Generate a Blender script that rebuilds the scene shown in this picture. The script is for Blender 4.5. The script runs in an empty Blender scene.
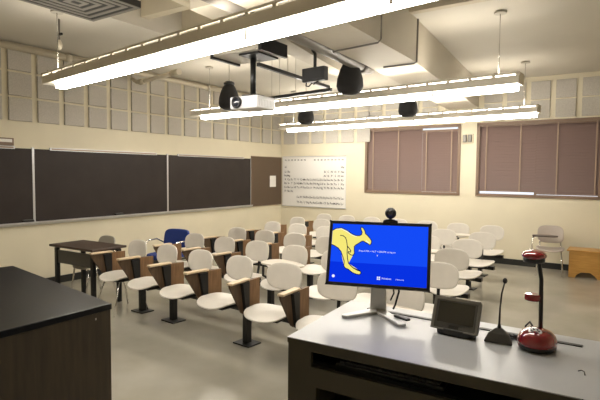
import bpy, bmesh, math, random
from mathutils import Vector, Matrix
random.seed(7)
sc = bpy.context.scene
COL = sc.collection
PI = math.pi

# ------------------------------------------------------------------ materials
def srgb(r, g, b):
    f = lambda c: (c/255/12.92) if c/255 <= .04045 else ((c/255+.055)/1.055)**2.4
    return (f(r), f(g), f(b), 1)

def mat(name, col, rough=.6, metal=0, noise=0.0, scale=8, bump=0.0, spec=.5, coat=0, col2=None, stretch=None, detail=4):
    m = bpy.data.materials.new(name); m.use_nodes = True
    nt = m.node_tree; b = nt.nodes['Principled BSDF']
    b.inputs['Base Color'].default_value = col
    b.inputs['Roughness'].default_value = rough
    b.inputs['Metallic'].default_value = metal
    b.inputs['Specular IOR Level'].default_value = spec
    b.inputs['Coat Weight'].default_value = coat
    if noise or bump or col2:
        tc = nt.nodes.new('ShaderNodeTexCoord'); mp = nt.nodes.new('ShaderNodeMapping')
        nt.links.new(tc.outputs['Object'], mp.inputs[0])
        if stretch: mp.inputs['Scale'].default_value = stretch
        n = nt.nodes.new('ShaderNodeTexNoise'); n.inputs['Scale'].default_value = scale
        n.inputs['Detail'].default_value = detail
        nt.links.new(mp.outputs[0], n.inputs['Vector'])
        if noise or col2:
            cr = nt.nodes.new('ShaderNodeValToRGB')
            c2 = col2 or tuple(max(0, c*(1-noise)) for c in col[:3])+(1,)
            c1 = col if col2 else tuple(min(1, c*(1+noise)) for c in col[:3])+(1,)
            cr.color_ramp.elements[0].color = c2; cr.color_ramp.elements[0].position = .3
            cr.color_ramp.elements[1].color = c1; cr.color_ramp.elements[1].position = .7
            nt.links.new(n.outputs['Fac'], cr.inputs[0]); nt.links.new(cr.outputs[0], b.inputs['Base Color'])
        if bump:
            bp = nt.nodes.new('ShaderNodeBump'); bp.inputs['Strength'].default_value = bump
            bp.inputs['Distance'].default_value = .01
            nt.links.new(n.outputs['Fac'], bp.inputs['Height']); nt.links.new(bp.outputs[0], b.inputs['Normal'])
    return m

def emit(name, col, s):
    m = bpy.data.materials.new(name); m.use_nodes = True
    nt = m.node_tree; nt.nodes.clear()
    o = nt.nodes.new('ShaderNodeOutputMaterial'); e = nt.nodes.new('ShaderNodeEmission')
    e.inputs[0].default_value = col; e.inputs[1].default_value = s
    nt.links.new(e.outputs[0], o.inputs[0]); return m

M = dict(
    wall=mat('wall_paint', (.68, .62, .47, 1), .55, noise=.03, scale=2, bump=.03, spec=.3),
    ceil=mat('ceiling_paint', (.60, .565, .49, 1), .7, noise=.03, scale=1.5, spec=.2),
    duct=mat('duct_paint', (.52, .475, .39, 1), .6, noise=.04, scale=2, spec=.3),
    beam=mat('beam_paint', (.52, .46, .34, 1), .6, noise=.05, scale=3),
    tile=mat('acoustic_felt', (.48, .45, .40, 1), .9, noise=.1, scale=60, bump=.2),
    floor=mat('polished_concrete', (.38, .355, .30, 1), .16, noise=.0, scale=1.3, spec=.5, col2=(.27, .25, .20, 1), detail=9),
    basebd=mat('black_rubber', (.015, .015, .013, 1), .45),
    board=mat('dark_slate', (.033, .025, .022, 1), .5, noise=.12, scale=3, spec=.22),
    tack=mat('brown_cork', (.105, .07, .042, 1), .8, noise=.1, scale=120),
    alu=mat('aluminium', (.62, .62, .63, 1), .35, .75),
    chrome=mat('chrome', (.75, .74, .72, 1), .16, 1),
    silver=mat('silver_plastic', (.52, .52, .52, 1), .35, .3),
    steel=mat('painted_steel', (.42, .39, .33, 1), .5, .2),
    paper=mat('paper', (.78, .76, .72, 1), .7),
    ink=mat('ink', (.03, .03, .03, 1), .7),
    shell=mat('cream_shell', (.65, .61, .545, 1), .42, noise=.03, scale=10, spec=.45),
    shellgrey=mat('grey_shell', (.36, .335, .285, 1), .5, noise=.03, scale=10),
    shellpink=mat('taupe_shell', (.43, .37, .32, 1), .5, noise=.03, scale=10),
    black=mat('black_metal', (.012, .012, .012, 1), .4, .2),
    blackpl=mat('black_plastic', (.014, .014, .015, 1), .38),
    cloth=mat('black_cloth', (.016, .015, .015, 1), .85, noise=.2, scale=200, bump=.2),
    ply=mat('plywood', (.25, .14, .065, 1), .5, col2=(.16, .085, .036, 1), scale=6, stretch=(8, 8, 1)),
    plyshade=mat('shaded_plywood', (.105, .06, .028, 1), .55, col2=(.06, .034, .016, 1), scale=6, stretch=(8, 8, 1)),  # same plywood darkened, shade on the folded tablet's front painted into the colour
    tan=mat('tan_laminate', (.60, .47, .31, 1), .4),
    tablet=mat('ivory_laminate', (.66, .60, .51, 1), .3),
    walnut=mat('walnut_laminate', (.045, .028, .021, 1), .4, col2=(.07, .042, .03, 1), scale=5, stretch=(1, 14, 14)),
    benchtop=mat('black_resin', (.007, .0075, .0095, 1), .28, noise=.2, scale=30, spec=.28),
    cabinet=mat('dark_oak', (.030, .022, .013, 1), .5, col2=(.052, .038, .022, 1), scale=4, stretch=(10, 10, 1)),
    lect=mat('grey_laminate', (.31, .315, .32, 1), .32, noise=.02, scale=200, spec=.5),
    lectbody=mat('olive_laminate', (.055, .048, .032, 1), .5),
    oak=mat('golden_oak', (.55, .30, .07, 1), .42, col2=(.42, .21, .045, 1), scale=5, stretch=(1, 10, 10)),
    blue=mat('blue_fabric', (.016, .04, .21, 1), .85, noise=.15, scale=120, bump=.2),
    red=mat('red_gloss', (.23, .006, .012, 1), .12, spec=.6, coat=1),
    blind=mat('mauve_blind', (.20, .135, .115, 1), .5),
    tape=mat('blind_tape', (.30, .215, .155, 1), .7),
    wframe=mat('brown_frame', (.20, .13, .085, 1), .5),
    proj=mat('projector_white', (.72, .72, .74, 1), .35),
    glassy=mat('lens_glass', (.02, .025, .04, 1), .05, coat=1),
    tabscreen=mat('dark_screen', (.035, .032, .024, 1), .25),
    grey=mat('grey_plastic', (.07, .068, .064, 1), .4),
    vent=mat('vent_metal', (.15, .14, .12, 1), .5, .3),
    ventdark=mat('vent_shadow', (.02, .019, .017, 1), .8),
    pipe=mat('pipe_paint', (.60, .54, .42, 1), .4),
    pipegrey=mat('pipe_grey', (.17, .155, .135, 1), .45, .3),
    fixture=mat('fixture_enamel', (.66, .61, .52, 1), .5, spec=.3),
    lens=emit('lamp_lens', (1, .945, .855, 1), 36.0),
    uplamp=emit('lamp_up', (1, .94, .84, 1), 15.0),
    slot=emit('lamp_slot', (1, .93, .80, 1), 1.2),
    blueA=emit('screen_blue', srgb(20, 75, 245), .95),
    blueB=emit('screen_deep_blue', srgb(8, 50, 225), .95),
    yel=emit('screen_yellow', srgb(245, 232, 120), .95),
    yelw=emit('screen_cream', srgb(252, 250, 215), .95),
    navy=emit('screen_navy', srgb(12, 18, 60), .9),
    scw=emit('screen_white', srgb(235, 240, 255), .95),
)
# window glass
g = bpy.data.materials.new('window_glass'); g.use_nodes = True
b = g.node_tree.nodes['Principled BSDF']; b.inputs['Roughness'].default_value = .02
b.inputs['Transmission Weight'].default_value = 1; b.inputs['IOR'].default_value = 1.1
M['glass'] = g

# ------------------------------------------------------------------ mesh helpers
class MB:
    def __init__(self): self.v = []; self.f = []; self.s = []; self.mi = []
    def add(self, vs, fs, smooth=False, T=None, mi=0):
        o = len(self.v)
        self.v += [tuple(T @ Vector(p)) if T is not None else tuple(p) for p in vs]
        self.f += [tuple(i+o for i in f) for f in fs]; self.s += [smooth]*len(fs); self.mi += [mi]*len(fs)
        return self
    def box(self, x0, x1, y0, y1, z0, z1, T=None, mi=0):
        vs = [(x, y, z) for z in (z0, z1) for y in (y0, y1) for x in (x0, x1)]
        return self.add(vs, [(0, 2, 3, 1), (4, 5, 7, 6), (0, 1, 5, 4), (2, 6, 7, 3), (0, 4, 6, 2), (1, 3, 7, 5)], False, T, mi)
    def prism(self, pts, axis, a, c, T=None, smooth=False, mi=0):
        """pts in the plane normal to axis (x: (y,z), y: (x,z), z: (x,y)), from a to c along axis"""
        mk = {'x': lambda p, q: (q, p[0], p[1]), 'y': lambda p, q: (p[0], q, p[1]), 'z': lambda p, q: (p[0], p[1], q)}[axis]
        n = len(pts); vs = [mk(p, a) for p in pts]+[mk(p, c) for p in pts]
        fs = [tuple(range(n))[::-1], tuple(range(n, 2*n))]
        self.add(vs, fs, False, T, mi)
        o = len(self.v)-2*n
        self.f += [(o+i, o+(i+1) % n, o+n+(i+1) % n, o+n+i) for i in range(n)]; self.s += [smooth]*n; self.mi += [mi]*n
        return self
    def tube(self, pts, r, n=8, T=None, closed=False):
        pts = [Vector(p) for p in pts]; rs = r if isinstance(r, (list, tuple)) else [r]*len(pts)
        vs = []; up = None
        for i, p in enumerate(pts):
            d = (pts[min(i+1, len(pts)-1)]-pts[max(i-1, 0)]).normalized()
            if up is None: up = Vector((0, 0, 1)) if abs(d.z) < .9 else Vector((1, 0, 0))
            a = d.cross(up).normalized(); bb = a.cross(d).normalized(); up = bb
            vs += [p+(a*math.cos(t)+bb*math.sin(t))*rs[i] for t in [2*PI*k/n for k in range(n)]]
        fs = [(i*n+k, i*n+(k+1) % n, (i+1)*n+(k+1) % n, (i+1)*n+k) for i in range(len(pts)-1) for k in range(n)]
        self.add(vs, fs, True, T)
        self.add(vs[:n], [tuple(range(n))[::-1]], False, T); self.add(vs[-n:], [tuple(range(n))], False, T)
        return self
    def lathe(self, prof, n=24, T=None, sx=1, sy=1):
        vs = []; fs = []
        for (r, z) in prof: vs += [(r*math.cos(2*PI*k/n)*sx, r*math.sin(2*PI*k/n)*sy, z) for k in range(n)]
        for i in range(len(prof)-1):
            fs += [(i*n+k, i*n+(k+1) % n, (i+1)*n+(k+1) % n, (i+1)*n+k) for k in range(n)]
        self.add(vs, fs, True, T)
        self.add(vs[:n], [tuple(range(n))[::-1]], False, T); self.add(vs[-n:], [tuple(range(n))], False, T)
        return self
    def ball(self, c, rx, ry, rz, n=20, m=12, T=None):
        prof = [(math.sin(PI*i/m)+1e-4, -math.cos(PI*i/m)*rz) for i in range(m+1)]
        S = Matrix.Translation(c)
        if T is not None: S = T @ S
        return self.lathe(prof, n, S, rx, ry)
    def pad(self, a, bb, e, bend, th, T=None, n=36, rings=7, plane='xy'):
        """superellipse cushion / shell: half sizes a, bb, exponent e; bend(u,v) lifts along the normal; thickness th with a rounded rim"""
        def P(u, v, w): return (u, v, w) if plane == 'xy' else (u, w, v)
        vs = []; fs = []
        def ring(s, w):
            o = []
            for k in range(n):
                t = 2*PI*k/n; c, d = math.cos(t), math.sin(t)
                u = s*a*math.copysign(abs(c)**(2/e), c); v = s*bb*math.copysign(abs(d)**(2/e), d)
                o.append(P(u, v, bend(u, v)+w))
            return o
        ss = [i/rings for i in range(1, rings)]
        seq = [(s, th/2) for s in ss]+[(.97, th*.48), (.99, th*.33), (1, 0), (.99, -th*.33), (.97, -th*.48)]+[(s, -th/2) for s in ss[::-1]]
        for s, w in seq: vs += ring(s, w)
        vs.append(P(0, 0, bend(0, 0)+th/2)); vs.append(P(0, 0, bend(0, 0)-th/2))
        q = len(seq)
        for i in range(q-1): fs += [(i*n+k, (i+1)*n+k, (i+1)*n+(k+1) % n, i*n+(k+1) % n) for k in range(n)]
        fs += [(q*n, k, (k+1) % n) for k in range(n)]; L = (q-1)*n
        fs += [(q*n+1, L+(k+1) % n, L+k) for k in range(n)]
        return self.add(vs, fs, True, T)
    def build(self, name, m, parent=None, bevel=0, T=None):
        me = bpy.data.meshes.new(name)
        vs = self.v if T is None else [tuple(T @ Vector(p)) for p in self.v]
        me.from_pydata(vs, [], self.f)
        for p, s, i in zip(me.polygons, self.s, self.mi): p.use_smooth = s; p.material_index = i
        bm = bmesh.new(); bm.from_mesh(me); bmesh.ops.remove_doubles(bm, verts=bm.verts, dist=1e-6)
        bmesh.ops.recalc_face_normals(bm, faces=bm.faces); bm.to_mesh(me); bm.free()
        for x in (m if isinstance(m, list) else [m]): me.materials.append(x)
        o = bpy.data.objects.new(name, me); COL.objects.link(o)
        if parent is not None: o.parent = parent
        if bevel:
            md = o.modifiers.new('soft_edges', 'BEVEL'); md.width = bevel; md.segments = 2; md.limit_method = 'ANGLE'
        return o

def tag(o, label, cat, group=None):
    o['label'] = label; o['category'] = cat
    if group: o['group'] = group
    return o
def thing(name, label, cat, loc=(0, 0, 0), rz=0, group=None):
    o = bpy.data.objects.new(name, None); COL.objects.link(o)
    o.location = loc; o.rotation_euler = (0, 0, rz); o.empty_display_size = .1
    return tag(o, label, cat, group)
def struct(name, mb, m, parent=None, bevel=0):
    o = mb.build(name, m, parent, bevel)
    if parent is None: o['kind'] = 'structure'
    return o
def dup(o, parent=None):
    c = o.copy(); COL.objects.link(c)
    if parent is not None: c.parent = parent
    for ch in list(o.children): dup(ch, c)
    return c
def text_mesh(body, size, m, T, name, parent, align='CENTER', ext=.0004):
    cu = bpy.data.curves.new(name, 'FONT'); cu.body = body; cu.size = size; cu.align_x = align; cu.align_y = 'CENTER'; cu.extrude = ext
    t = bpy.data.objects.new(name+'_src', cu); COL.objects.link(t)
    dg = bpy.context.evaluated_depsgraph_get(); me = bpy.data.meshes.new_from_object(t.evaluated_get(dg))
    bpy.data.objects.remove(t); bpy.data.curves.remove(cu)
    me.transform(T); me.materials.clear(); me.materials.append(m)
    if name is None: return me
    o = bpy.data.objects.new(name, me); COL.objects.link(o); o.parent = parent; return o
def Tr(x, y, z): return Matrix.Translation((x, y, z))
def Rz(a): return Matrix.Rotation(a, 4, 'Z')
def Rx(a): return Matrix.Rotation(a, 4, 'X')
def Ry(a): return Matrix.Rotation(a, 4, 'Y')
ORD = ['first', 'second', 'third', 'fourth', 'fifth', 'sixth', 'seventh', 'eighth', 'ninth', 'tenth', 'eleventh', 'twelfth',
       'thirteenth', 'fourteenth', 'fifteenth', 'sixteenth', 'seventeenth', 'eighteenth', 'nineteenth', 'twentieth']

# ------------------------------------------------------------------ room shell
XL, XR, YB, YF, ZC, ZD = -7.16, 2.2, 9.87, -1.6, 3.5, 3.95
struct('floor', MB().box(XL-.15, XR+.15, YF-.15, YB+.15, -.1, 0), M['floor'])
struct('wall_left', MB().box(XL-.15, XL, YF-.15, YB+.15, 0, 4.1), M['wall'])
struct('wall_right', MB().box(XR, XR+.15, YF-.15, YB+.15, 0, 4.1), M['wall'])
struct('wall_front', MB().box(XL, XR, YF-.15, YF, 0, 4.1), M['wall'])
WIN = [(-4.81, -2.78, 1.32, 2.68), (-2.40, -.36, 1.32, 2.68)]
w = MB(); xs = [XL, WIN[0][0], WIN[0][1], WIN[1][0], WIN[1][1], XR]
for i in range(5):
    if i in (1, 3):
        w.box(xs[i], xs[i+1], YB, YB+.15, 0, 1.32); w.box(xs[i], xs[i+1], YB, YB+.15, 2.68, 4.1)
    else: w.box(xs[i], xs[i+1], YB, YB+.15, 0, 4.1)
struct('wall_back', w, M['wall'])
c = MB()
c.box(XL, -5.05, YF, YB, ZC, 4.1); c.box(-5.05, XR, 5.3, YB, ZC, 4.1); c.box(-5.05, XR, YF, 5.3, ZD, 4.1)
struct('ceiling', c, M['ceil'])
struct('baseboard_left', MB().box(XL, XL+.015, YF, YB, 0, .11), M['basebd'])
struct('baseboard_back', MB().box(XL, XR, YB-.015, YB, 0, .11), M['basebd'])
# ceiling joists in the raised bay
for k, y in enumerate((4.72, 4.05)):
    struct('trim_%d' % (k+1), MB().box(-5.05, -3.9, y-.06, y+.06, ZC+.12, ZD), M['beam'])
struct('trim_3', MB().box(-5.04, XR, 5.2, 5.3, ZC-.01, ZC+.2), M['beam'])
struct('trim_4', MB().prism([(-3.15, 3.0), (-2.78, 3.0), (-3.37, 6.4), (-3.53, 6.4)], 'z', 3.1, ZD), M['duct'])

# windows (frame, glass) and the blinds
for n, (x0, x1, z0, z1) in enumerate(WIN):
    f = MB(); t = .035
    f.box(x0-t, x1+t, YB-.02, YB+.1, z0-t, z0+.02).box(x0-t, x1+t, YB-.02, YB+.1, z1-.02, z1+t)
    f.box(x0-t, x0+.02, YB-.02, YB+.1, z0, z1).box(x1-.02, x1+t, YB-.02, YB+.1, z0, z1)
    xm = (x0+x1)/2
    f.box(xm-.02, xm+.02, YB+.06, YB+.1, z0, z1)
    wo = struct('window_%d' % (n+1), f, M['wframe'])
    MB().box(x0, x1, YB+.075, YB+.082, z0, z1).build('glass_pane', M['glass'], wo)
def blind(x0, x1, z0, z1, label, tapes, group=None):
    y = YB+.035
    t = thing('venetian_blind', label, 'blind', ((x0+x1)/2, y, z0), 0)
    O = Tr(-(x0+x1)/2, -y, -z0)
    s = MB(); p = .05; k = math.ceil((z1-z0-.07)/p)
    for i in range(k):
        z = z0+.035+i*p
        s.prism([(y-.016, z-.024), (y-.0135, z-.0255), (y+.016, z+.0265), (y+.0135, z+.028)], 'x', x0+.001, x1-.001)
    s.build('slats', M['blind'], t, T=O)
    MB().box(x0, x1, y-.025, y+.025, z1-.045, z1).build('headrail', M['wframe'], t, T=O)
    MB().box(x0+.004, x1-.004, y-.017, y+.017, z0, z0+.022).build('bottom_rail', M['wframe'], t, T=O)
    for x in tapes: MB().box(x-.013, x+.013, y-.0285, y-.0265, z0, z1-.02).build('ladder_tape', M['tape'], t, T=O)
blind(-4.79, -3.546, 1.335, 2.678, 'brown mauve venetian blind beside the periodic chart', (-4.655, -4.066))
blind(-3.545, -2.79, 1.345, 2.62, 'narrower mauve venetian blind with light showing above its headrail', (-3.45, -2.93))
blind(-2.39, -1.381, 1.385, 2.678, 'brown venetian blind just past the small wall box, gap of daylight below', (-2.255, -1.646))
blind(-1.38, -.375, 1.35, 2.678, 'brown venetian blind over the oak bench, lowered to the sill', (-1.03, -.43))

# ------------------------------------------------------------------ acoustic tiles
def atile(x, y, z, wall, label):
    o = MB()
    if wall == 'L': o.box(0, .03, -.16, .16, -.16, .16)
    else: o.box(-.16, .16, -.03, 0, -.16, .16)
    o = o.build('acoustic_tile', M['tile'], None, .006); o.location = (x, y, z)
    tag(o, label, 'acoustic tile', 'square acoustic tiles along the walls')
RN = ['lowest', 'middle', 'top']
for r in range(3):
    for k in range(17):
        atile(XL, 9.64-.405*k, 2.575+.35*r, 'L', 'grey acoustic tile over the chalkboards, %s row, %s from the room corner' % (RN[r], ORD[k]))
    for k in range(6):
        atile(-6.91+.405*k, YB, 2.575+.35*r, 'B', 'grey acoustic tile over the periodic chart, %s row, %s from the room corner' % (RN[r], ORD[k]))
for r in range(2):
    for k in range(11):
        x = -.51-.41*k
        if -4.7 < x and not -3.25 < x < -2.2: atile(x, YB, 2.905+.345*r, 'B', 'grey acoustic tile above the windows, %s row, %s counting from the oak bench' % (['lower', 'upper'][r], ORD[k]))

# ------------------------------------------------------------------ chalkboards
def chalkboard(y0, y1, label):
    x = XL; zb, zt = .97, 2.03
    t = thing('chalkboard', label, 'chalkboard', (x, (y0+y1)/2, zb), 0, 'dark chalkboards on the long wall')
    O = Tr(-x, -(y0+y1)/2, -zb)
    MB().box(x+.004, x+.02, y0+.01, y1-.01, zb, zt).build('writing_panel', M['board'], t, T=O)
    MB().box(x, x+.026, y0, y0+.014, zb, zt+.02).build('side_frame', M['alu'], t, T=O)
    MB().box(x, x+.026, y1-.014, y1, zb, zt+.02).build('side_frame', M['alu'], t, T=O)
    MB().add([(px, yy, pz) for yy in (y0, y1) for (px, pz) in [(x, zb-.05), (x+.022, zb-.05), (x+.075, zb-.024), (x+.085, zb-.012), (x+.085, zb+.006), (x, zb+.002)]],
             [(0, 1, 2, 3, 4, 5)[::-1], (6, 7, 8, 9, 10, 11)]+[(i, (i+1) % 6, 6+(i+1) % 6, 6+i) for i in range(6)]).build('chalk_tray', M['alu'], t, T=O)
    MB().box(x, x+.028, y0+.25, y1-.25, zt-.012, zt+.028).build('map_rail', M['alu'], t, T=O)
    MB().box(x+.027, x+.030, y0+.27, y1-.27, zt-.004, zt+.018).build('cork_strip', M['tape'], t, T=O)
chalkboard(1.23, 3.722, 'dark chalkboard cut off by the edge of view, under the small wall box')
chalkboard(3.725, 6.213, 'dark chalkboard behind the brown student table')
chalkboard(6.216, 8.66, 'dark chalkboard adjoining the brown tackboard')
t = thing('tackboard', 'plain brown tackboard with a white sheet, between chalkboard and corner', 'tackboard', (XL, 9.27, .94))
MB().box(0, .018, -.58, .575, 0, 1.14).build('cork_panel', M['tack'], t)
f = MB().box(0, .024, -.59, -.575, -.01, 1.15).box(0, .024, .57, .585, -.01, 1.15).box(0, .024, -.59, .585, 1.14, 1.155).box(0, .024, -.59, .585, -.012, 0)
f.build('wooden_frame', M['wframe'], t)
o = MB().box(0, .003, -.12, .12, 0, .27).build('paper_sheet', M['paper']); o.location = (XL+.019, 9.50, 1.37)
tag(o, 'small white sheet of paper pinned on the brown tackboard', 'paper')
for y, lb in ((3.62, 'dark chalk eraser on the tray near the joint of two chalkboards'), (5.13, 'dark chalk eraser lying on the tray above the brown table')):
    t = thing('chalk_eraser', lb, 'eraser', (XL+.05, y, .978), 0)
    MB().box(-.025, .025, -.075, .075, 0, .022).build('felt_block', M['basebd'], t)
    MB().box(-.02, .02, -.07, .07, .022, .034).build('eraser_back', M['grey'], t, .003)
t = thing('wall_box', 'small brown framed white box on the wall over the first chalkboard', 'wall box', (XL, 3.3, 2.06))
MB().box(0, .07, -.18, .14, 0, .105).build('case', M['wframe'], t, .004)
MB().box(.07, .074, -.16, .115, .045, .088).build('white_face', M['paper'], t)
t = thing('wall_speaker', 'small grey twin box on the wall strip between the two windows', 'wall box', (-2.6, YB, 2.33))
MB().box(-.1, .1, -.03, 0, -.005, .175).build('back_plate', M['wall'], t, .004)
for dx in (-.055, .04): MB().box(dx-.035, dx+.035, -.075, -.03, .015, .16).build('dial_box', M['pipegrey'], t, .01)

# ------------------------------------------------------------------ periodic chart
PT = """H1.1 He18.1 Li1.2 Be2.2 B13.2 C14.2 N15.2 O16.2 F17.2 Ne18.2 Na1.3 Mg2.3 Al13.3 Si14.3 P15.3 S16.3 Cl17.3 Ar18.3
K1.4 Ca2.4 Sc3.4 Ti4.4 V5.4 Cr6.4 Mn7.4 Fe8.4 Co9.4 Ni10.4 Cu11.4 Zn12.4 Ga13.4 Ge14.4 As15.4 Se16.4 Br17.4 Kr18.4
Rb1.5 Sr2.5 Y3.5 Zr4.5 Nb5.5 Mo6.5 Tc7.5 Ru8.5 Rh9.5 Pd10.5 Ag11.5 Cd12.5 In13.5 Sn14.5 Sb15.5 Te16.5 I17.5 Xe18.5
Cs1.6 Ba2.6 La3.6 Hf4.6 Ta5.6 W6.6 Re7.6 Os8.6 Ir9.6 Pt10.6 Au11.6 Hg12.6 Tl13.6 Pb14.6 Bi15.6 Po16.6 At17.6 Rn18.6
Fr1.7 Ra2.7 Ac3.7 Ce5.8 Pr6.8 Nd7.8 Pm8.8 Sm9.8 Eu10.8 Gd11.8 Tb12.8 Dy13.8 Ho14.8 Er15.8 Tm16.8 Yb17.8 Lu18.8
Th5.9 Pa6.9 U7.9 Np8.9 Pu9.9 Am10.9 Cm11.9 Bk12.9 Cf13.9 Es14.9 Fm15.9 Md16.9 No17.9 Lr18.9""".split()
t = thing('periodic_chart', 'large white periodic table chart on the back wall by the corner', 'chart', (-6.215, YB, .91))
W, Hh = 1.79, 1.19
MB().box(-W/2, W/2, -.012, 0, 0, Hh).build('chart_sheet', M['paper'], t)
for z in (Hh, -.02): MB().box(-W/2-.006, W/2+.006, -.02, 0, z, z+.02).build('hanging_rod', M['alu'], t)
bm = bmesh.new(); lines = MB()
rowz = {1: .94, 2: .83, 3: .735, 4: .64, 5: .545, 6: .45, 7: .355, 8: .215, 9: .09}
def stamp(body, size, x, z):
    cu = bpy.data.curves.new('c', 'FONT'); cu.body = body; cu.size = size; cu.align_x = 'CENTER'; cu.align_y = 'CENTER'; cu.resolution_u = 2; cu.offset = size*.018
    ob = bpy.data.objects.new('c', cu); COL.objects.link(ob)
    me = bpy.data.meshes.new_from_object(ob.evaluated_get(bpy.context.evaluated_depsgraph_get()))
    bpy.data.objects.remove(ob); bpy.data.curves.remove(cu)
    me.transform(Tr(x, -.0135, z) @ Rx(PI/2)); bm.from_mesh(me); bpy.data.meshes.remove(me)
for e in PT:
    i = next(k for k, ch in enumerate(e) if ch.isdigit()); c_, r_ = e[i:].split('.')
    x = -W/2+.095+(int(c_)-1)*.0945; z = rowz[int(r_)]
    stamp(e[:i], .07, x, z)
    for (a, b_) in ((-.045, -.043), (.043, .045)): lines.box(x+a, x+b_, -.0135, -.012, z-.046, z+.046)
    lines.box(x-.045, x+.045, -.0135, -.012, z-.046, z-.044); lines.box(x-.045, x+.045, -.0135, -.012, z+.044, z+.046)
for k, s in enumerate('1A 2A 3B 4B 5B 6B 7B'.split()): stamp(s, .05, -W/2+.095+k*.0945, 1.115)
for k, s in enumerate('8B 1B 2B 3A 4A 5A 6A 7A 8A'.split()): stamp(s, .05, -W/2+.095+(k+9)*.0945, 1.115)
me = bpy.data.meshes.new('element_symbols'); bm.to_mesh(me); bm.free(); me.materials.append(M['ink'])
o = bpy.data.objects.new('element_symbols', me); COL.objects.link(o); o.parent = t
lines.build('cell_lines', mat('cell_grey', (.6, .58, .55, 1), .7), t)

# ------------------------------------------------------------------ pendant light fixtures
def fixture(xa, ya, xb, yb, zb, label, stems):
    """lens bottom at zb, from (xa,ya) to (xb,yb)"""
    L = math.hypot(xb-xa, yb-ya); rz = math.atan2(yb-ya, xb-xa)
    t = thing('pendant_light', label, 'ceiling light', ((xa+xb)/2, (ya+yb)/2, zb), rz, 'long fluorescent pendant lights')
    h = L/2
    MB().box(-h+.22, h-.03, -.056, .056, .018, .082).build('lens', M['lens'], t, .012)
    MB().prism([(-.1, .083), (.1, .083), (.104, .168), (.098, .168), (.095, .09), (-.095, .09), (-.098, .168), (-.104, .168)], 'x', -h, h).build('housing', M['fixture'], t)
    for sg in (-1, 1):
        MB().prism([(-.1, .08), (.1, .08), (.114, .16), (.114, .204), (-.114, .204), (-.114, .16)], 'x', sg*h-.006, sg*h+.006).build('end_cap', M['fixture'], t)
    MB().box(-h+.05, h-.05, -.06, .06, .168, .186).build('uplight_tube', M['uplamp'], t)
    n = int(L/.25)
    for sg in (-1, 1):
        MB().box(-h, h, sg*.106-.008, sg*.106+.008, .183, .202).build('edge_rail', M['fixture'], t)
        rb = MB()
        for k in range(n+1): rb.box(-h+k*L/n-.018, -h+k*L/n+.018, sg*.103-.006, sg*.103+.006, .166, .185)
        rb.build('louvre_ribs', M['fixture'], t)
    for x in (-h*.62, -h*.2, h*.22, h*.64):
        MB().box(x-.012, x+.012, -.075, .075, .082, .092).box(x-.01, x+.01, -.075, -.062, .014, .09).build('joint_clip', M['paper'], t)
    for x, top in stems:
        st = MB().tube([(x, 0, .09), (x, 0, top-zb)], .006, 8); st.build('stem', M['chrome'], t)
        MB().lathe([(.065, top-zb-.03), (.065, top-zb-.012), (.03, top-zb)], 20, Tr(x, 0, 0)).build('canopy', M['steel'], t)
        MB().box(x-.02, x+.02, -.114, .114, .2, .212).build('hanger_strap', M['steel'], t)
    return t
fixture(-6.30, 6.11, -.97, 5.71, 2.60, 'middle long pendant light, crossing behind the projector', ((2.44, ZC), (-2.3, ZC), (.6, ZC)))
fixture(-6.45, 8.88, -1.16, 8.43, 2.60, 'farthest long pendant light, hanging nearest the windows', ((2.44, ZC), (-2.3, ZC), (.4, ZC)))
fixture(-5.50, 3.10, -.10, 2.44, 2.61, 'nearest and largest pendant light, over the brown student table', ((-2.55, ZC), (2.3, ZD)))

# ------------------------------------------------------------------ ducts, pipes and other ceiling things
t = thing('air_duct', 'large boxed beige duct running under the ceiling to the back wall', 'duct', (-2.5, 6.0, 3.0))
O = Tr(2.5, -6.0, -3.0)
MB().add([(x, y, z) for z in (3.0, 3.96) for (x, y) in [(-2.50, 2.2), (-2.02, 2.2), (-2.05, 5.3), (-2.62, 5.3)]],
         [(0, 1, 2, 3)[::-1], (4, 5, 6, 7), (0, 1, 5, 4), (1, 2, 6, 5), (2, 3, 7, 6), (3, 0, 4, 7)]).build('near_section', M['duct'], t, T=O)
MB().add([(x, y, z) for z in (3.0, 3.5) for (x, y) in [(-2.62, 5.3), (-2.05, 5.3), (-2.42, 9.865), (-3.0, 9.865)]],
         [(0, 1, 2, 3)[::-1], (4, 5, 6, 7), (0, 1, 5, 4), (1, 2, 6, 5), (2, 3, 7, 6), (3, 0, 4, 7)]).build('far_section', M['duct'], t, T=O)
MB().tube([(-2.035, 5.45, 3.48), (-2.04, 5.45, 3.0), (-2.07, 5.45, 2.982), (-2.45, 5.45, 2.982)], .012).build('conduit', M['pipegrey'], t, T=O)
MB().tube([(-2.01, 4.4, 3.95), (-2.01, 4.4, 3.01), (-2.05, 4.42, 2.985), (-2.6, 4.5, 2.985)], .009).build('conduit', M['pipegrey'], t, T=O)
def pipe(name, pts, r, m, label, fittings=()):
    p0 = Vector(pts[0]); t = thing(name, label, 'pipe', p0)
    MB().tube([Vector(p)-p0 for p in pts], r, 14).build('tube', m, t)
    for (a, b_, rr) in fittings: MB().tube([Vector(a)-p0, Vector(b_)-p0], rr, 14).build('fitting', m, t)
pipe('ceiling_pipe', [(-2.57, 2.3, 3.02), (-2.66, 4.2, 3.02), (-2.75, 5.6, 3.02), (-2.755, 5.7, 3.04), (-2.76, 5.75, 3.1), (-2.76, 5.76, 3.5)], .068, M['pipegrey'], 'thick grey pipe running alongside the boxed duct',
     [((-2.735, 5.4, 3.02), (-2.745, 5.52, 3.02), .08)])
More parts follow.
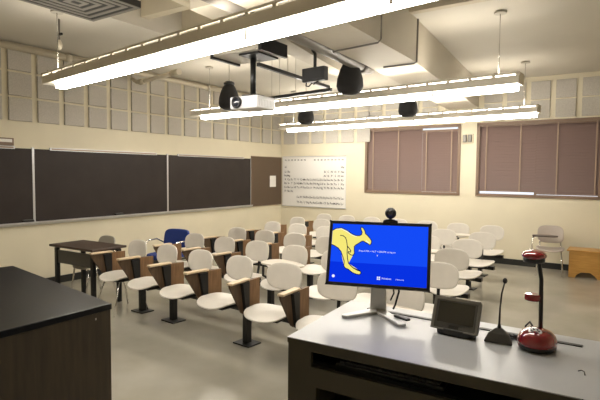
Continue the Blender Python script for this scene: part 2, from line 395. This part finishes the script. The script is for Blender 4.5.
pipe('wall_pipe', [(XL+.07, 2.0, 3.42), (XL+.07, 9.8, 3.42)], .045, M['pipe'], 'pale pipe along the top of the chalkboard wall',
     [((XL+.07, 4.2, 3.42), (XL+.07, 4.3, 3.42), .056), ((XL+.07, 4.75, 3.42), (XL+.07, 4.85, 3.42), .056), ((XL+.07, 7.2, 3.42), (XL+.07, 7.3, 3.42), .056)])
pipe('branch_pipe', [(-7.1, 5.42, 3.3), (-6.95, 5.4, 3.23), (-6.8, 5.38, 3.22), (-5.75, 5.22, 3.24)], .035, M['pipe'], 'short pale branch pipe leaving the chalkboard wall below the ceiling',
     [((-6.85, 5.38, 3.22), (-6.72, 5.37, 3.22), .05), ((-5.9, 5.24, 3.24), (-5.72, 5.22, 3.24), .05)])
pipe('elbow_pipe', [(-3.93, 3.3, 3.56), (-3.93, 3.9, 3.53), (-3.9, 4.02, 3.55), (-3.83, 4.08, 3.63), (-3.80, 4.09, 3.955)], .075, M['pipe'], 'fat beige elbow pipe in the ceiling bay above the nearest light',
     [((-3.93, 3.8, 3.535), (-3.93, 3.9, 3.53), .088)])
for i, (x0, x1, z, r, lb) in enumerate([(-1.75, -1.2, 3.585, .05, 'dark insulated pipe length on the ceiling beam above the lectern'), (-1.95, 1.5, 3.68, .035, 'thin dark pipe along the ceiling beam above the lectern')]):
    pipe('dark_pipe', [(x0, 5.12, z), (x1, 5.12, z)], r, M['grey'], lb)
t = thing('sprinkler', 'sprinkler drop with small valve hanging near the chalkboard wall', 'sprinkler', (-5.62, 3.27, 3.5))
MB().tube([(0, 0, 0), (0, 0, -.36)], .011).build('drop_pipe', M['pipegrey'], t)
MB().lathe([(.012, -.36), (.03, -.33), (.034, -.29), (.012, -.24)], 14).build('valve_body', M['pipe'], t)
MB().box(-.005, .055, -.01, .01, -.19, -.165).build('valve_lever', M['black'], t)
# ceiling vent
t = thing('ceiling_vent', 'square louvred ceiling vent with nested frames', 'vent', (-4.72, 2.93, ZC-.08))
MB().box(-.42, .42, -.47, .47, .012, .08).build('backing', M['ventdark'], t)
for k, sc_ in enumerate((1, .80, .60, .40, .20)):
    a, b_, q = .42*sc_, .47*sc_, .045
    f = MB(); z0, z1 = .006, .0125
    f.box(-a, a, -b_, -b_+q, z0, z1).box(-a, a, b_-q, b_, z0, z1).box(-a, -a+q, -b_+q, b_-q, z0, z1).box(a-q, a, -b_+q, b_-q, z0, z1)
    f.build('louvre_frame', M['vent'], t)
# speakers
for x, y, zb, lb in [(-2.80, 5.26, 2.66, 'black pendant speaker beside the thick grey pipe, nearest and biggest'),
                     (-5.155, 5.72, 2.68, 'black pendant speaker partly hidden by the white projector'),
                     (-3.12, 7.97, 2.68, 'black pendant speaker between two lights in front of the window'),
                     (-5.34, 8.19, 2.68, 'black pendant speaker farthest away, above the periodic chart')]:
    t = thing('pendant_speaker', lb, 'speaker', (x, y, zb), 0, 'black pendant speakers')
    MB().lathe([(.02, 0), (.09, .005), (.145, .045), (.163, .10), (.155, .19), (.125, .29), (.09, .36), (.07, .385)], 28).build('body', M['cloth'], t)
    MB().lathe([(.072, .385), (.085, .39), (.085, .42), (.05, .44), (.01, .445)], 20).build('top_cap', M['blackpl'], t)
    MB().tube([(0, 0, .44), (0, 0, (3.0 if x > -2.85 else ZC)-zb)], .006).build('cable', M['steel'], t)
# projector with plate
t = thing('projector', 'white video projector hanging from a black ceiling pole', 'projector', (-3.27, 4.0, 2.365), 0)
MB().box(-.19, .18, -.15, .15, .0, .13).build('case', M['proj'], t, .015)
MB().lathe([(.062, 0), (.062, .02), (.05, .03), (.05, .01), (.045, .008)], 24, Tr(-.09, -.15, .068) @ Rx(PI/2)).build('lens_ring', M['blackpl'], t)
MB().ball((-.09, -.152, .068), .045, .02, .045).build('lens', M['glassy'], t)
gr = MB()
for k in range(7): gr.box(-.01, .15, -.153, -.148, .022+k*.012, .027+k*.012)
for k in range(10): gr.box(.178, .1825, -.12+k*.025, -.108+k*.025, .02, .09)
gr.build('vent_grille', M['silver'], t)
MB().box(-.09, .09, -.08, .08, .13, .155).build('mount_bracket', M['black'], t, .004)
MB().tube([(0, 0, .15), (0, 0, .56)], .03, 16).build('pole', M['black'], t)
MB().box(-.36, .24, -.22, .22, .555, .64).build('ceiling_plate', M['steel'], t, .004)
MB().box(-.40, -.365, -.22, .22, .535, .60).build('plate_rim', M['black'], t)
MB().box(.245, .28, -.22, .22, .545, .68).build('plate_rim', M['black'], t)
MB().box(-.05, .20, -.17, .17, .535, .553).build('pole_flange', M['black'], t)
for xx in (-.25, .2): MB().tube([(xx, 0, .64), (xx, 0, .74 if xx > 0 else 1.58)], .012).build('hanger_rod', M['steel'], t)
t = thing('strut_channel', 'long black strut running back from the projector plate', 'strut', (-3.40, 4.24, 2.9))
MB().box(-.02, .02, 0, 1.64, -.02, .02, Rz(math.radians(2))).build('channel', M['black'], t)
for y in (.6, 1.5): MB().tube([(-y*.035, y, .02), (-y*.035, y, .21 if y < 1 else .6)], .005).build('hanger_wire', M['steel'], t)
t = thing('suspended_rail', 'black rail hung on thin wires behind the projector', 'rail', (-3.63, 5.38, 2.75))
T = Rz(math.atan2(-.16, 1.0))
MB().box(-.56, .56, -.02, .02, -.02, .02, T).build('rail_bar', M['black'], t)
for x in (-.5, -.35, -.05): MB().tube([(x, -x*.16, .02), (x, -x*.16, .75)], .004).build('hanger_wire', M['steel'], t)
t = thing('receiver_box', 'small black box on a short ceiling pole beside the duct', 'receiver', (-2.885, 4.6, 2.72), math.radians(-6))
MB().box(-.155, .155, -.04, .04, 0, .15).build('case', M['blackpl'], t, .008)
MB().box(-.01, .13, -.044, -.04, .02, .13).build('face_plate', M['blackpl'], t)
MB().tube([(0, 0, .14), (0, 0, .30), (-.03, 0, .34), (-.05, 0, .40)], .018).build('pole', M['black'], t)
MB().tube([(-.12, 0, .01), (-.11, -.02, -.04), (-.07, -.02, -.05), (-.04, 0, -.01), (0, -.02, -.035), (.06, 0, .01)], .008).build('cable', M['black'], t)

# ------------------------------------------------------------------ tablet-arm chairs
def chair_proto(kind, legs=False):
    t = thing('tablet_chair', 'x', 'chair')
    MB().pad(.225, .215, 2.7, lambda u, v: .03*(abs(u)/.225)**2.2-.02*max(0, -v-.08)/.13+.012*max(0, v)/.2, .016).build('seat', M['shell'], t, T=Tr(0, 0, .432))
    MB().pad(.195, .128, 2.9, lambda u, v: -.9*u*u+.12*v, .016, plane='xz').build('backrest', M['shell'], t, T=Tr(0, .275, .725))
    MB().tube([(0, .02, .41), (0, .19, .41), (0, .255, .44), (0, .275, .52), (0, .285, .62), (0, .292, .68)], .016, 10).build('back_bar', M['black'], t)
    MB().box(-.15, .15, -.12, .15, .395, .422).box(-.05, .05, .12, .25, .376, .40).build('seat_bracket', M['black'], t, .004)
    if kind == 'fold':
        out = [(-.21, .70), (-.205, .665), (-.03, .40), (.01, .375), (.25, .40), (.245, .685), (.05, .70)]
        tb = MB().prism(out, 'x', -.315, -.297).build('tablet', M['plyshade'], t)
        MB().box(-.297, -.278, .06, .245, .40, .69).build('tablet_panel', M['ply'], t, .002)
        MB().prism([(-.05, .68), (.055, .68), (.055, .39), (.02, .37), (.0, .40)], 'x', -.297, -.265).build('tablet_bracket', M['black'], t)
        MB().box(-.33, -.268, -.215, .07, .692, .714).build('arm_cap', M['tan'], t, .006)
    elif kind == 'open':
        out = []
        for k in range(28 if kind == 'open' else 0):
            a = 2*PI*k/28; r = 2.5
            c_, s_ = math.cos(a), math.sin(a)
            x = math.copysign(abs(c_)**(2/r), c_); y = math.copysign(abs(s_)**(2/r), s_)
            out.append((.06+.28*x, -.02+(.15-.06*x)*y))
        MB().prism(out, 'z', .672, .69, smooth=True).build('tablet', M['tablet'], t, .004)
        MB().box(-.25, .05, -.06, .03, .642, .672).build('tablet_bracket', M['black'], t)
        MB().tube([(-.26, .19, .40), (-.28, .12, .43), (-.28, .0, .50), (-.26, -.02, .66)], .015, 10).build('arm_post', M['black'], t)
    return t
def add_legs(t):
    for s in (-1, 1):
        MB().tube([(s*.16, -.10, .40), (s*.19, -.16, .2), (s*.21, -.21, .012)], .009).build('leg', M['chrome'], t)
        MB().tube([(s*.16, .12, .40), (s*.20, .2, .2), (s*.22, .24, .012)], .009).build('leg', M['chrome'], t)
PF, PO, PN = chair_proto('fold'), chair_proto('open'), chair_proto('none')
#        (x_first, y_first) (x_last, y_last) of the backrests
ROWS = [((-5.06, 3.94), (-1.46, 3.66)), ((-4.98, 4.84), (-1.47, 4.66)), ((-5.02, 5.78), (-1.62, 5.62)),
        ((-5.14, 6.86), (-1.70, 6.58)), ((-5.28, 7.85), (-1.74, 7.50)), ((-5.28, 8.86), (-1.84, 8.62))]
RNAME = ['front', 'second', 'third', 'fourth', 'fifth', 'rearmost']
FOLDED = [6, 3, 4, 3, 2, 1]
OPEN = {(0, 6), (1, 3), (3, 5), (5, 5)}
first = {'f': PF, 'o': PO, 'n': PN}; used = set()
for r, ((xa, ya), (xb, yb)) in enumerate(ROWS):
    rz = math.atan2(yb-ya, xb-xa)
    u = Vector((math.cos(rz), math.sin(rz), 0)); nrm = Vector((-u.y, u.x, 0))
    for k in range(7):
        f = k/6; p = Vector((xa+(xb-xa)*f, ya+(yb-ya)*f, 0))-nrm*.275
        key = 'o' if (r, k) in OPEN else 'f' if k < FOLDED[r] else 'n'
        if r == 0 and k == 0:
            o = dup(PF); add_legs(o)
        elif key in used: o = dup(first[key])
        else: used.add(key); o = first[key]
        o.location = p; o.rotation_euler = (0, 0, rz+math.radians(random.uniform(-2, 2)+(9 if k >= 4 else 0)))
        if k >= 4: o.location = p+nrm*.275-Vector((-math.sin(rz+.157), math.cos(rz+.157), 0))*.275
        st = {'o': 'open writing tablet', 'f': 'folded brown tablet', 'n': 'no tablet showing'}[key]
        tag(o, 'cream chair with %s, %s from the chalkboard wall in the %s row' % (st, ORD[k], RNAME[r]), 'chair', 'tablet-arm chairs in the %s row' % RNAME[r])
    # beam on pedestals
    A = Vector((xa, ya, 0))-nrm*.09; B = Vector((xb, yb, 0))-nrm*.09; L = (B-A).length
    t = thing('seat_beam', 'black steel seat beam on pedestals under the %s row of chairs' % RNAME[r], 'seat beam', A, rz)
    MB().box((.35 if r == 0 else -.22), L+.22, -.03, .03, .325, .375).build('beam', M['black'], t)
    for s in ([.19+.0, .80, 1.98, 3.15] if r == 0 else [.3, 1.45, 2.6, L-.15]):
        ped = MB().box(s-.03, s+.03, -.035, .035, .012, .33).build('pedestal', M['black'], t, .004)
        MB().box(s-.11, s+.11, -.09, .09, 0, .014).build('base_plate', M['black'], ped, .003)

# ------------------------------------------------------------------ other chairs, tables
def simple_chair(loc, rz, m, label, back_h=.80, arms=False):
    t = thing('stacking_chair', label, 'chair', loc, rz)
    MB().pad(.22, .21, 3.5, lambda u, v: .02*(abs(u)/.22)**2-.02*max(0, -v-.1)/.11, .02).build('seat', m, t, T=Tr(0, 0, .45))
    MB().pad(.205, .15, 3.6, lambda u, v: -.7*u*u+.18*v, .02, plane='xz').build('backrest', m, t, T=Tr(0, .235, back_h-.12))
    for s in (-1, 1):
        MB().tube([(s*.17, -.15, .43), (s*.20, -.20, .011)], .011).build('leg', M['chrome'], t)
        MB().tube([(s*.17, .13, .43), (s*.21, .25, .011)], .011).build('leg', M['chrome'], t)
        MB().tube([(s*.17, .0, .435), (s*.17, .19, .44), (s*.165, .235, .50), (s*.16, .24, .68)], .011).build('back_upright', M['chrome'], t)
    return t
simple_chair((-5.95, 3.86, 0), math.radians(-4), M['shellgrey'], 'greyish stacking chair tucked behind the brown student table', .79)
t = simple_chair((-1.02, 9.22, 0), math.radians(6), M['shellpink'], 'taupe chair with chrome arm by the back wall, next to the oak bench', .80)
MB().tube([(-.19, -.12, .43), (-.27, -.16, .45), (-.27, -.15, .60), (-.26, -.1, .655), (-.2, 0, .66)], .011).build('arm_tube', M['chrome'], t)
MB().pad(.2, .11, 3, lambda u, v: 0, .018).build('writing_arm', M['walnut'], t, T=Tr(-.08, -.05, .675))
# blue armchair
t = thing('blue_armchair', 'blue fabric armchair with chrome arms behind the front row', 'chair', (-5.76, 4.98, 0), math.radians(8))
MB().pad(.25, .24, 4, lambda u, v: 0, .07).build('seat', M['blue'], t, T=Tr(0, 0, .44))
MB().pad(.235, .14, 4.5, lambda u, v: -.5*u*u+.2*v, .05, plane='xz').build('backrest', M['blue'], t, T=Tr(0, .26, .68))
for s in (-1, 1):
    MB().tube([(s*.24, -.2, .012), (s*.26, -.19, .3), (s*.28, -.17, .6), (s*.28, -.1, .665), (s*.28, .1, .67), (s*.26, .24, .60), (s*.24, .27, .5)], .012).build('arm', M['chrome'], t)
    MB().tube([(s*.25, .18, .42), (s*.25, .27, .012)], .012).build('leg', M['chrome'], t)
    MB().tube([(s*.25, -.18, .42), (s*.25, .2, .42)], .012).build('seat_rail', M['chrome'], t)
# brown table
t = thing('student_table', 'small dark brown laminate table beneath the chalkboard', 'table', (-5.87, 3.75, 0), math.radians(2))
MB().box(-.46, .46, -.255, .255, .715, .745).build('tabletop', M['walnut'], t, .006)
for sx in (-1, 1):
    for sy in (-1, 1): MB().box(sx*.38-.025, sx*.38+.025, sy*.19-.025, sy*.19+.025, 0, .70).build('leg', M['black'], t, .004)
MB().box(-.36, .36, -.2, -.18, .50, .67).build('modesty_panel', M['grey'], t)
MB().box(-.42, .42, -.03, .03, .69, .715).box(-.41, -.35, -.2, .2, .69, .715).box(.35, .41, -.2, .2, .69, .715).build('top_frame', M['black'], t)
# oak bench
t = thing('oak_bench', 'low golden oak bench with an arched cutout in its front', 'bench', (-.02, 9.45, 0))
MB().prism([(-.71, 0), (-.62, 0), (-.59, .05), (-.53, .095), (-.40, .10), (-.33, .05), (-.29, 0), (.71, 0), (.71, .44), (-.71, .44)], 'y', -.20, -.17).build('front_panel', M['oak'], t)
for s in (-1, 1): MB().box(s*.70-.015, s*.70+.015, -.17, .2, 0, .44).build('side_panel', M['oak'], t)
MB().box(-.745, .745, -.225, .22, .44, .465).build('bench_top', M['oak'], t, .005)

# ------------------------------------------------------------------ black demonstration counter
t = thing('lab_counter', 'black topped dark wooden counter, nearest thing below the chalkboards', 'counter', (-3.2, 1.4, 0))
O = Tr(3.2, -1.4, 0)
q = [(-2.44, 1.705), (-2.415, -.2), (-4.25, -.2), (-4.06, 1.94)]
def quad_block(pts, z0, z1, ins=0):
    cx = sum(p[0] for p in pts)/4; cy = sum(p[1] for p in pts)/4
    pp = [(p[0]-math.copysign(ins, p[0]-cx), p[1]-math.copysign(ins, p[1]-cy)) for p in pts]
    return MB().prism(pp, 'z', z0, z1)
quad_block(q, .915, .95).build('worktop', M['benchtop'], t, .004, T=O)
quad_block(q, .10, .915, .006).build('cabinet_body', M['cabinet'], t, T=O)
quad_block(q, .0, .10, .07).build('plinth', M['basebd'], t, T=O)
s = MB()
for k in range(6): s.add([(p[0], p[1], p[2]) for p in [(-2.4465, 1.62-k*.32, .875), (-2.4465, 1.62-k*.32, .887), (-2.4435, 1.60-k*.32, .887), (-2.4435, 1.60-k*.32, .875)]], [(0, 1, 2, 3)])
s.build('screw_caps', M['steel'], t, T=O)

# ------------------------------------------------------------------ lectern desk
ZT = 1.0
t = thing('lectern_desk', 'grey topped dark instructor console in the near corner', 'lectern', (-.55, 2.05, 0))
O = Tr(.55, -2.05, 0)
D = [(-1.195, 1.70), (.42, 1.78), (.42, 2.42), (-1.25, 2.40)]
MB().prism(D, 'z', ZT-.004, ZT).build('desktop', M['lect'], t, T=O)
MB().prism(D, 'z', ZT-.024, ZT-.004).build('desktop_edge', M['lectbody'], t, T=O)
def front(x): return 1.70+(x+1.195)*.0495
# front panel with two openings built as bars
bd = MB()
def fbar(x0, x1, z0, z1, d=.02):
    bd.add([(x, y, z) for z in (z0, z1) for (x, y) in [(x0, front(x0)+.012), (x1, front(x1)+.012), (x1, front(x1)+.012+d), (x0, front(x0)+.012+d)]],
           [(0, 1, 2, 3)[::-1], (4, 5, 6, 7), (0, 1, 5, 4), (1, 2, 6, 5), (2, 3, 7, 6), (3, 0, 4, 7)])
fbar(-1.185, .42, .950, .976); fbar(-1.185, -1.085, 0, .950); fbar(.30, .42, 0, .950); fbar(-1.085, .30, .80, .885); fbar(-1.085, -1.06, .1, .80); fbar(-1.085, .3, 0, .1)
bd.build('front_panel', M['lectbody'], t, T=O)
MB().box(-1.225, -1.19, 1.75, 2.39, 0, ZT-.024).build('side_panel', M['lectbody'], t, T=O)
MB().box(.39, .42, 1.80, 2.40, 0, ZT-.024).build('side_panel', M['lectbody'], t, T=O)
MB().box(-1.22, .42, 2.37, 2.39, 0, ZT-.024).build('back_panel', M['lectbody'], t, T=O)
MB().box(-1.19, .39, 1.80, 2.37, .865, .88).build('keyboard_shelf', M['blackpl'], t, T=O)
MB().box(-1.18, .39, 2.1, 2.12, .0, .865).build('inner_back', M['blackpl'], t, T=O)
MB().box(-1.10, -.12, 2.288, 2.312, ZT, ZT+.004).build('cable_slot', M['basebd'], t, T=O)
MB().tube([(-.115, 2.0, ZT+.001), (-.105, 1.995, ZT+.008), (-.095, 1.985, ZT+.008), (-.092, 1.97, ZT+.001)], .002).build('wire_hook', M['grey'], t, T=O)
# keyboard
t = thing('keyboard', 'black keyboard on the dark shelf slot of the console', 'keyboard', (-.78, 1.88, .88), math.radians(3))
MB().box(-.23, .23, -.075, .075, 0, .016).build('keyboard_case', M['blackpl'], t, .004)
ks = MB()
for i in range(5):
    for j in range(15): ks.box(-.215+j*.0288, -.215+j*.0288+.024, -.062+i*.025, -.062+i*.025+.021, .016, .024)
ks.build('keys', M['grey'], t)

# monitor
MC = Vector((-1.03, 2.26, 1.30)); my = math.radians(17.24); mt = math.radians(17.1)
t = thing('monitor', 'wide computer monitor showing a blue login screen with yellow kangaroo', 'monitor', (-1.0, 2.215, ZT), my)
MW, MH = .52, .335
PT_ = Matrix.Translation(Rz(-my) @ (MC-Vector((-1.0, 2.215, ZT)))) @ Rx(-mt)      # panel frame: x right, z up, -y to viewer
f = MB(); e = .016
f.box(-MW/2, MW/2, -.004, .03, MH/2-e, MH/2).box(-MW/2, MW/2, -.004, .03, -MH/2, -MH/2+e)
f.box(-MW/2, -MW/2+e, -.004, .03, -MH/2, MH/2).box(MW/2-e, MW/2, -.004, .03, -MH/2, MH/2)
f.box(-MW/2, MW/2, .012, .03, -MH/2, MH/2).build('bezel', M['blackpl'], t, .003, T=PT_)
MB().prism([(-.17, -.12), (.17, -.12), (.13, .1), (-.13, .1)], 'y', .03, .045).build('rear_housing', M['blackpl'], t, .01, T=PT_)
SW, SH = MW-2*e, MH-2*e
def S(u, v): return (-SW/2+u*SW, SH/2-v*SH)
scn = MB().box(-SW/2, SW/2, 0, .011, SH/2-.66*SH, SH/2, mi=0).box(-SW/2, SW/2, 0, .011, -SH/2, SH/2-.66*SH, mi=1).build('screen', [M['blueA'], M['blueB']], t, T=PT_)
roo = [(35, 152), (55, 142), (85, 138), (115, 152), (140, 170), (160, 178), (178, 179), (189, 173), (192, 160), (186, 145), (186, 136), (191, 134), (199, 141), (206, 155), (209, 168), (220, 178),
       (232, 192), (240, 205), (238, 220), (230, 226), (221, 218), (210, 213), (198, 206), (189, 208), (175, 218), (160, 227), (153, 236), (153, 256), (154, 271), (147, 281), (136, 279), (123, 269), (124, 262),
       (134, 265), (136, 258), (128, 246), (120, 236), (117, 250), (117, 270), (120, 300), (125, 322), (137, 334), (152, 347), (172, 357), (186, 361), (189, 371), (181, 378), (165, 376), (145, 368),
       (125, 353), (108, 346), (102, 335), (103, 311), (96, 290), (85, 262), (70, 244), (50, 232), (35, 226)]
def RU(p):
    u = (p[0]-38+(p[1]-115)*.045)/478; top = 115+(p[0]-38)*.0315
    return S(max(0.002, u-.004 if p[0] > 36 else 0), (p[1]-top)/302)
rp = [RU(p) for p in roo]
# tessellated silhouette
bm = bmesh.new(); fv = [bm.verts.new((p[0], -.0008, p[1])) for p in rp]; fc = bm.faces.new(fv)
bmesh.ops.triangulate(bm, faces=[fc]); me = bpy.data.meshes.new('screen_kangaroo'); bm.to_mesh(me); bm.free(); me.transform(PT_); me.materials.append(M['yel'])
ko = bpy.data.objects.new('screen_kangaroo', me); COL.objects.link(ko); ko.parent = scn
def ribbon(pts, w, y, m, name):
    mb = MB()
    for a, b_ in zip(pts[:-1], pts[1:]):
        d = Vector((b_[0]-a[0], b_[1]-a[1])); n_ = Vector((-d.y, d.x)).normalized()*w/2; d = d.normalized()*w*.4
        mb.add([(a[0]-d.x+n_.x, y, a[1]-d.y+n_.y), (b_[0]+d.x+n_.x, y, b_[1]+d.y+n_.y), (b_[0]+d.x-n_.x, y, b_[1]+d.y-n_.y), (a[0]-d.x-n_.x, y, a[1]-d.y-n_.y)], [(0, 1, 2, 3)])
    return mb.build(name, m, scn, T=PT_)
ribbon(rp, .0042, -.0013, M['navy'], 'kangaroo_outline')
ribbon([RU(p) for p in [(80, 178), (95, 180), (107, 190), (113, 205), (116, 225), (118, 240)]], .004, -.0014, M['navy'], 'thigh_line')
ribbon([RU(p) for p in [(150, 345), (168, 352), (182, 357)]], .003, -.0014, M['navy'], 'thigh_line')
ribbon([RU(p) for p in [(55, 146), (85, 142), (113, 156), (140, 174), (162, 182)]], .006, -.0010, M['yelw'], 'back_highlight')
ribbon([RU(p) for p in [(213, 205), (226, 216)]], .006, -.0010, M['yelw'], 'back_highlight')
def stext(body, size, u, v):
    x, z = S(u, v); text_mesh(body, size, M['scw'], PT_ @ Tr(x, -.0015, z) @ Rx(PI/2), 'screen_text', scn)
stext('Press CTRL + ALT + DELETE to log on', .0115, .49, .455)
stext('Windows', .0125, .60, .895); stext('7 Enterprise', .0085, .735, .899)
x, z = S(.52, .895); lg = MB()
for dx in (-.0045, .0045):
    for dz in (-.0045, .0045): lg.box(x+dx-.0035, x+dx+.0035, -.0015, -.001, z+dz-.0035, z+dz+.0035)
lg.build('screen_logo', M['scw'], scn, T=PT_)
x, z = S(.045, .905); MB().lathe([(.0075, 0), (.0075, .0012)], 20, Tr(x, -.0002, z) @ Rx(PI/2)).build('access_icon', M['scw'], scn, T=PT_)
x, z = S(.495, .52); MB().box(x-.0012, x+.0012, -.0012, -.0008, z-.004, z+.004).build('cursor', M['scw'], scn, T=PT_)
# stand
MB().prism([(-.052, .004), (.03, .004), (.026, .20), (-.048, .20)], 'y', .058, .084).build('stand_column', M['silver'], t, .006)
MB().tube([(-.01, .08, .17), (-.01, .072, .23)], .024).build('tilt_hinge', M['blackpl'], t)
for a, L in ((math.radians(-133.6), .218), (math.radians(-57.5), .25)):
    T = Tr(-.008, .072, .0006) @ Rz(a)
    MB().prism([(-.03, -.032), (L, -.022), (L+.012, 0), (L, .022), (-.03, .032)], 'z', 0, .014, T).build('stand_foot', M['silver'], t, .004)
MB().tube([(.035, .12, .21), (.07, .12, .19), (.088, .125, .10), (.07, .125, .03), (.06, .12, .006)], .005).build('video_cable', M['black'], t)
MB().tube([(.03, .12, .20), (.05, .12, .17), (.062, .125, .09), (.045, .125, .05)], .004).build('video_cable', M['black'], t)
o = MB().box(-.045, .045, -.014, .014, 0, .012).build('clicker_remote', M['blackpl'], None, .005)
o.location = (-.865, 2.185, ZT+.0152); o.rotation_euler = (0, 0, math.radians(-24)); tag(o, 'small black remote lying on the foot of the monitor stand', 'remote')
# webcam
wp = MC+Rz(my) @ (Rx(-mt) @ Vector((.055, .0, MH/2)))
t = thing('webcam', 'round black webcam clipped on top of the monitor', 'webcam', wp, my)
MB().prism([(-.038, -.002), (.038, -.002), (.034, .012), (.012, .018), (-.012, .018), (-.034, .012)], 'y', -.012, .03).build('clip', M['blackpl'], t, .002)
MB().tube([(0, .005, .014), (0, .005, .03)], .008).build('neck', M['blackpl'], t)
MB().ball((0, .005, .048), .029, .027, .029).build('camera_ball', M['blackpl'], t)
MB().lathe([(.013, 0), (.013, .005), (.009, .006)], 16, Tr(0, -.020, .05) @ Rx(PI/2)).build('lens', M['glassy'], t)
# touch panel
t = thing('touch_panel', 'small tilted grey touch panel between monitor and microphone', 'touch panel', (-.60, 2.13, ZT), math.radians(-3))
MB().pad(.085, .05, 3, lambda u, v: 0, .03).build('panel_base', M['blackpl'], t, T=Tr(0, .03, .0152))
PP = Tr(0, .015, .088) @ Rx(math.radians(-22)) @ Matrix.Scale(.92, 4)
MB().box(-.108, .108, -.005, .035, -.075, .078).build('panel_case', M['grey'], t, .006, T=PP)
MB().box(-.084, .088, -.0065, -.004, -.042, .058).build('panel_screen', M['tabscreen'], t, T=PP)
MB().box(-.024, .024, -.007, -.004, -.066, -.052).build('panel_buttons', M['blackpl'], t, T=PP)
f = MB(); f.box(-.11, .11, -.007, -.003, .064, .081).box(-.11, .11, -.007, -.003, -.078, -.07).box(-.112, -.098, -.007, -.003, -.078, .08).box(.1, .112, -.007, -.003, -.078, .08)
f.build('panel_trim', mat('panel_grey', (.19, .18, .165, 1), .35, .3), t, .002, T=PP)
# microphone
t = thing('gooseneck_microphone', 'black gooseneck microphone on a half round base', 'microphone', (-.42, 2.16, ZT+.0006), math.radians(4))
MB().add([(x*s, y*s2, z) for (s, s2, z) in ((1, 1, 0), (1, 1, .008), (.72, .7, .04), (.2, .25, .062)) for (x, y) in
          [(-.056, -.03), (.056, -.03), (.052, .01), (.035, .035), (0, .045), (-.035, .035), (-.052, .01)]],
         [tuple(range(7))[::-1], tuple(range(21, 28))]+[(i*7+k, i*7+(k+1) % 7, (i+1)*7+(k+1) % 7, (i+1)*7+k) for i in range(3) for k in range(7)]).build('mic_base', M['grey'], t, .004)
MB().tube([(0, 0, .055), (0, 0, .08), (.001, 0, .15), (.006, 0, .21), (.015, .01, .255)], [.010, .0045, .0035, .0035, .0035]).build('gooseneck', M['black'], t)
MB().ball((.016, .011, .262), .0095, .0095, .012).build('mic_head', M['cloth'], t)
# document camera
t = thing('document_camera', 'glossy red document camera on a black upright arm', 'document camera', (-.275, 2.17, ZT), math.radians(-5))
MB().lathe([(.06, .0006), (.07, .006), (.073, .016), (.074, .022)], 32, sx=1, sy=1.12).build('base_foot', M['blackpl'], t)
MB().lathe([(.074, .022), (.074, .036), (.068, .056), (.054, .072), (.034, .081), (.015, .084), (.001, .0845)], 32, sx=1, sy=1.12).build('base_shell', M['red'], t)
MB().pad(.026, .018, 2.2, lambda u, v: 0, .006).build('button_pad', M['silver'], t, T=Tr(0, -.036, .078) @ Rx(math.radians(26)))
bt = MB()
for k in range(6): bt.lathe([(.004, 0), (.004, .003)], 10, Tr(.014*math.cos(k*PI/3), -.036+.009*math.sin(k*PI/3), .080+.004*math.sin(k*PI/3)) @ Rx(math.radians(28)))
bt.build('buttons', M['blackpl'], t)
MB().tube([(.005, .03, .06), (.004, .03, .16), (.002, .03, .28), (-.008, .028, .35), (-.018, .015, .372)], .0085, 12).build('arm', M['black'], t)
MB().pad(.031, .024, 2, lambda u, v: 0, .026).build('lamp_head', M['red'], t, T=Tr(-.028, .02, .204))
MB().box(-.046, -.010, .006, .034, .188, .194).build('lamp_lens', M['silver'], t, .002)
MB().ball((-.022, .0, .383), .048, .055, .022).build('camera_head', M['red'], t)
MB().lathe([(.04, -.012), (.042, 0), (.04, .006)], 24, Tr(-.022, 0, .366)).build('camera_collar', M['blackpl'], t)
MB().tube([(-.02, .05, .06), (-.045, .07, .085), (-.065, .085, .06), (-.07, .10, .02), (-.09, .10, .004), (-.12, .11, .004)], .004).build('power_cable', M['black'], t)
pc = MB()
for k in range(3): pc.tube([(-.44+.1*math.sin(j*1.1+k), 2.245+.02*math.cos(j*.8+k*2), ZT+.004+.004*k) for j in range(1)]+[(-.41+.016*j, 2.235+.022*math.sin(j*1.3+k*1.9), ZT+.0045+.003*k) for j in range(7)], .0035)
o = pc.build('loose_cables', M['black']); tag(o, 'short tangle of black cables between microphone and red document camera', 'cable')

# ------------------------------------------------------------------ daylight outside, camera, view
wd = bpy.data.worlds.new('daylight'); sc.world = wd; wd.use_nodes = True
bg = wd.node_tree.nodes['Background']; bg.inputs[0].default_value = (.80, .87, 1, 1); bg.inputs[1].default_value = 1.6
cd = bpy.data.cameras.new('camera'); cam = bpy.data.objects.new('camera', cd); COL.objects.link(cam)
yaw, pitch, roll = math.radians(33.72), math.radians(-3.17), math.radians(.45)
fw = Vector((-math.sin(yaw)*math.cos(pitch), math.cos(yaw)*math.cos(pitch), math.sin(pitch)))
rt = Vector((math.cos(yaw), math.sin(yaw), 0)); up = rt.cross(fw)
r2 = rt*math.cos(roll)+up*math.sin(roll); u2 = -rt*math.sin(roll)+up*math.cos(roll)
cam.matrix_world = Matrix(((r2.x, u2.x, -fw.x, 0), (r2.y, u2.y, -fw.y, 0), (r2.z, u2.z, -fw.z, 1.71), (0, 0, 0, 1)))
cd.sensor_width = 36; cd.lens = 36*486/600; cd.clip_start = .05
sc.camera = cam
try: sc.cycles.use_denoising = True; sc.cycles.max_bounces = 8; sc.cycles.diffuse_bounces = 6
except Exception: pass
sc.view_settings.view_transform = 'Standard'; sc.view_settings.look = 'None'
sc.view_settings.gamma = 1; sc.view_settings.use_curve_mapping = False
sc.view_settings.exposure = 0.1
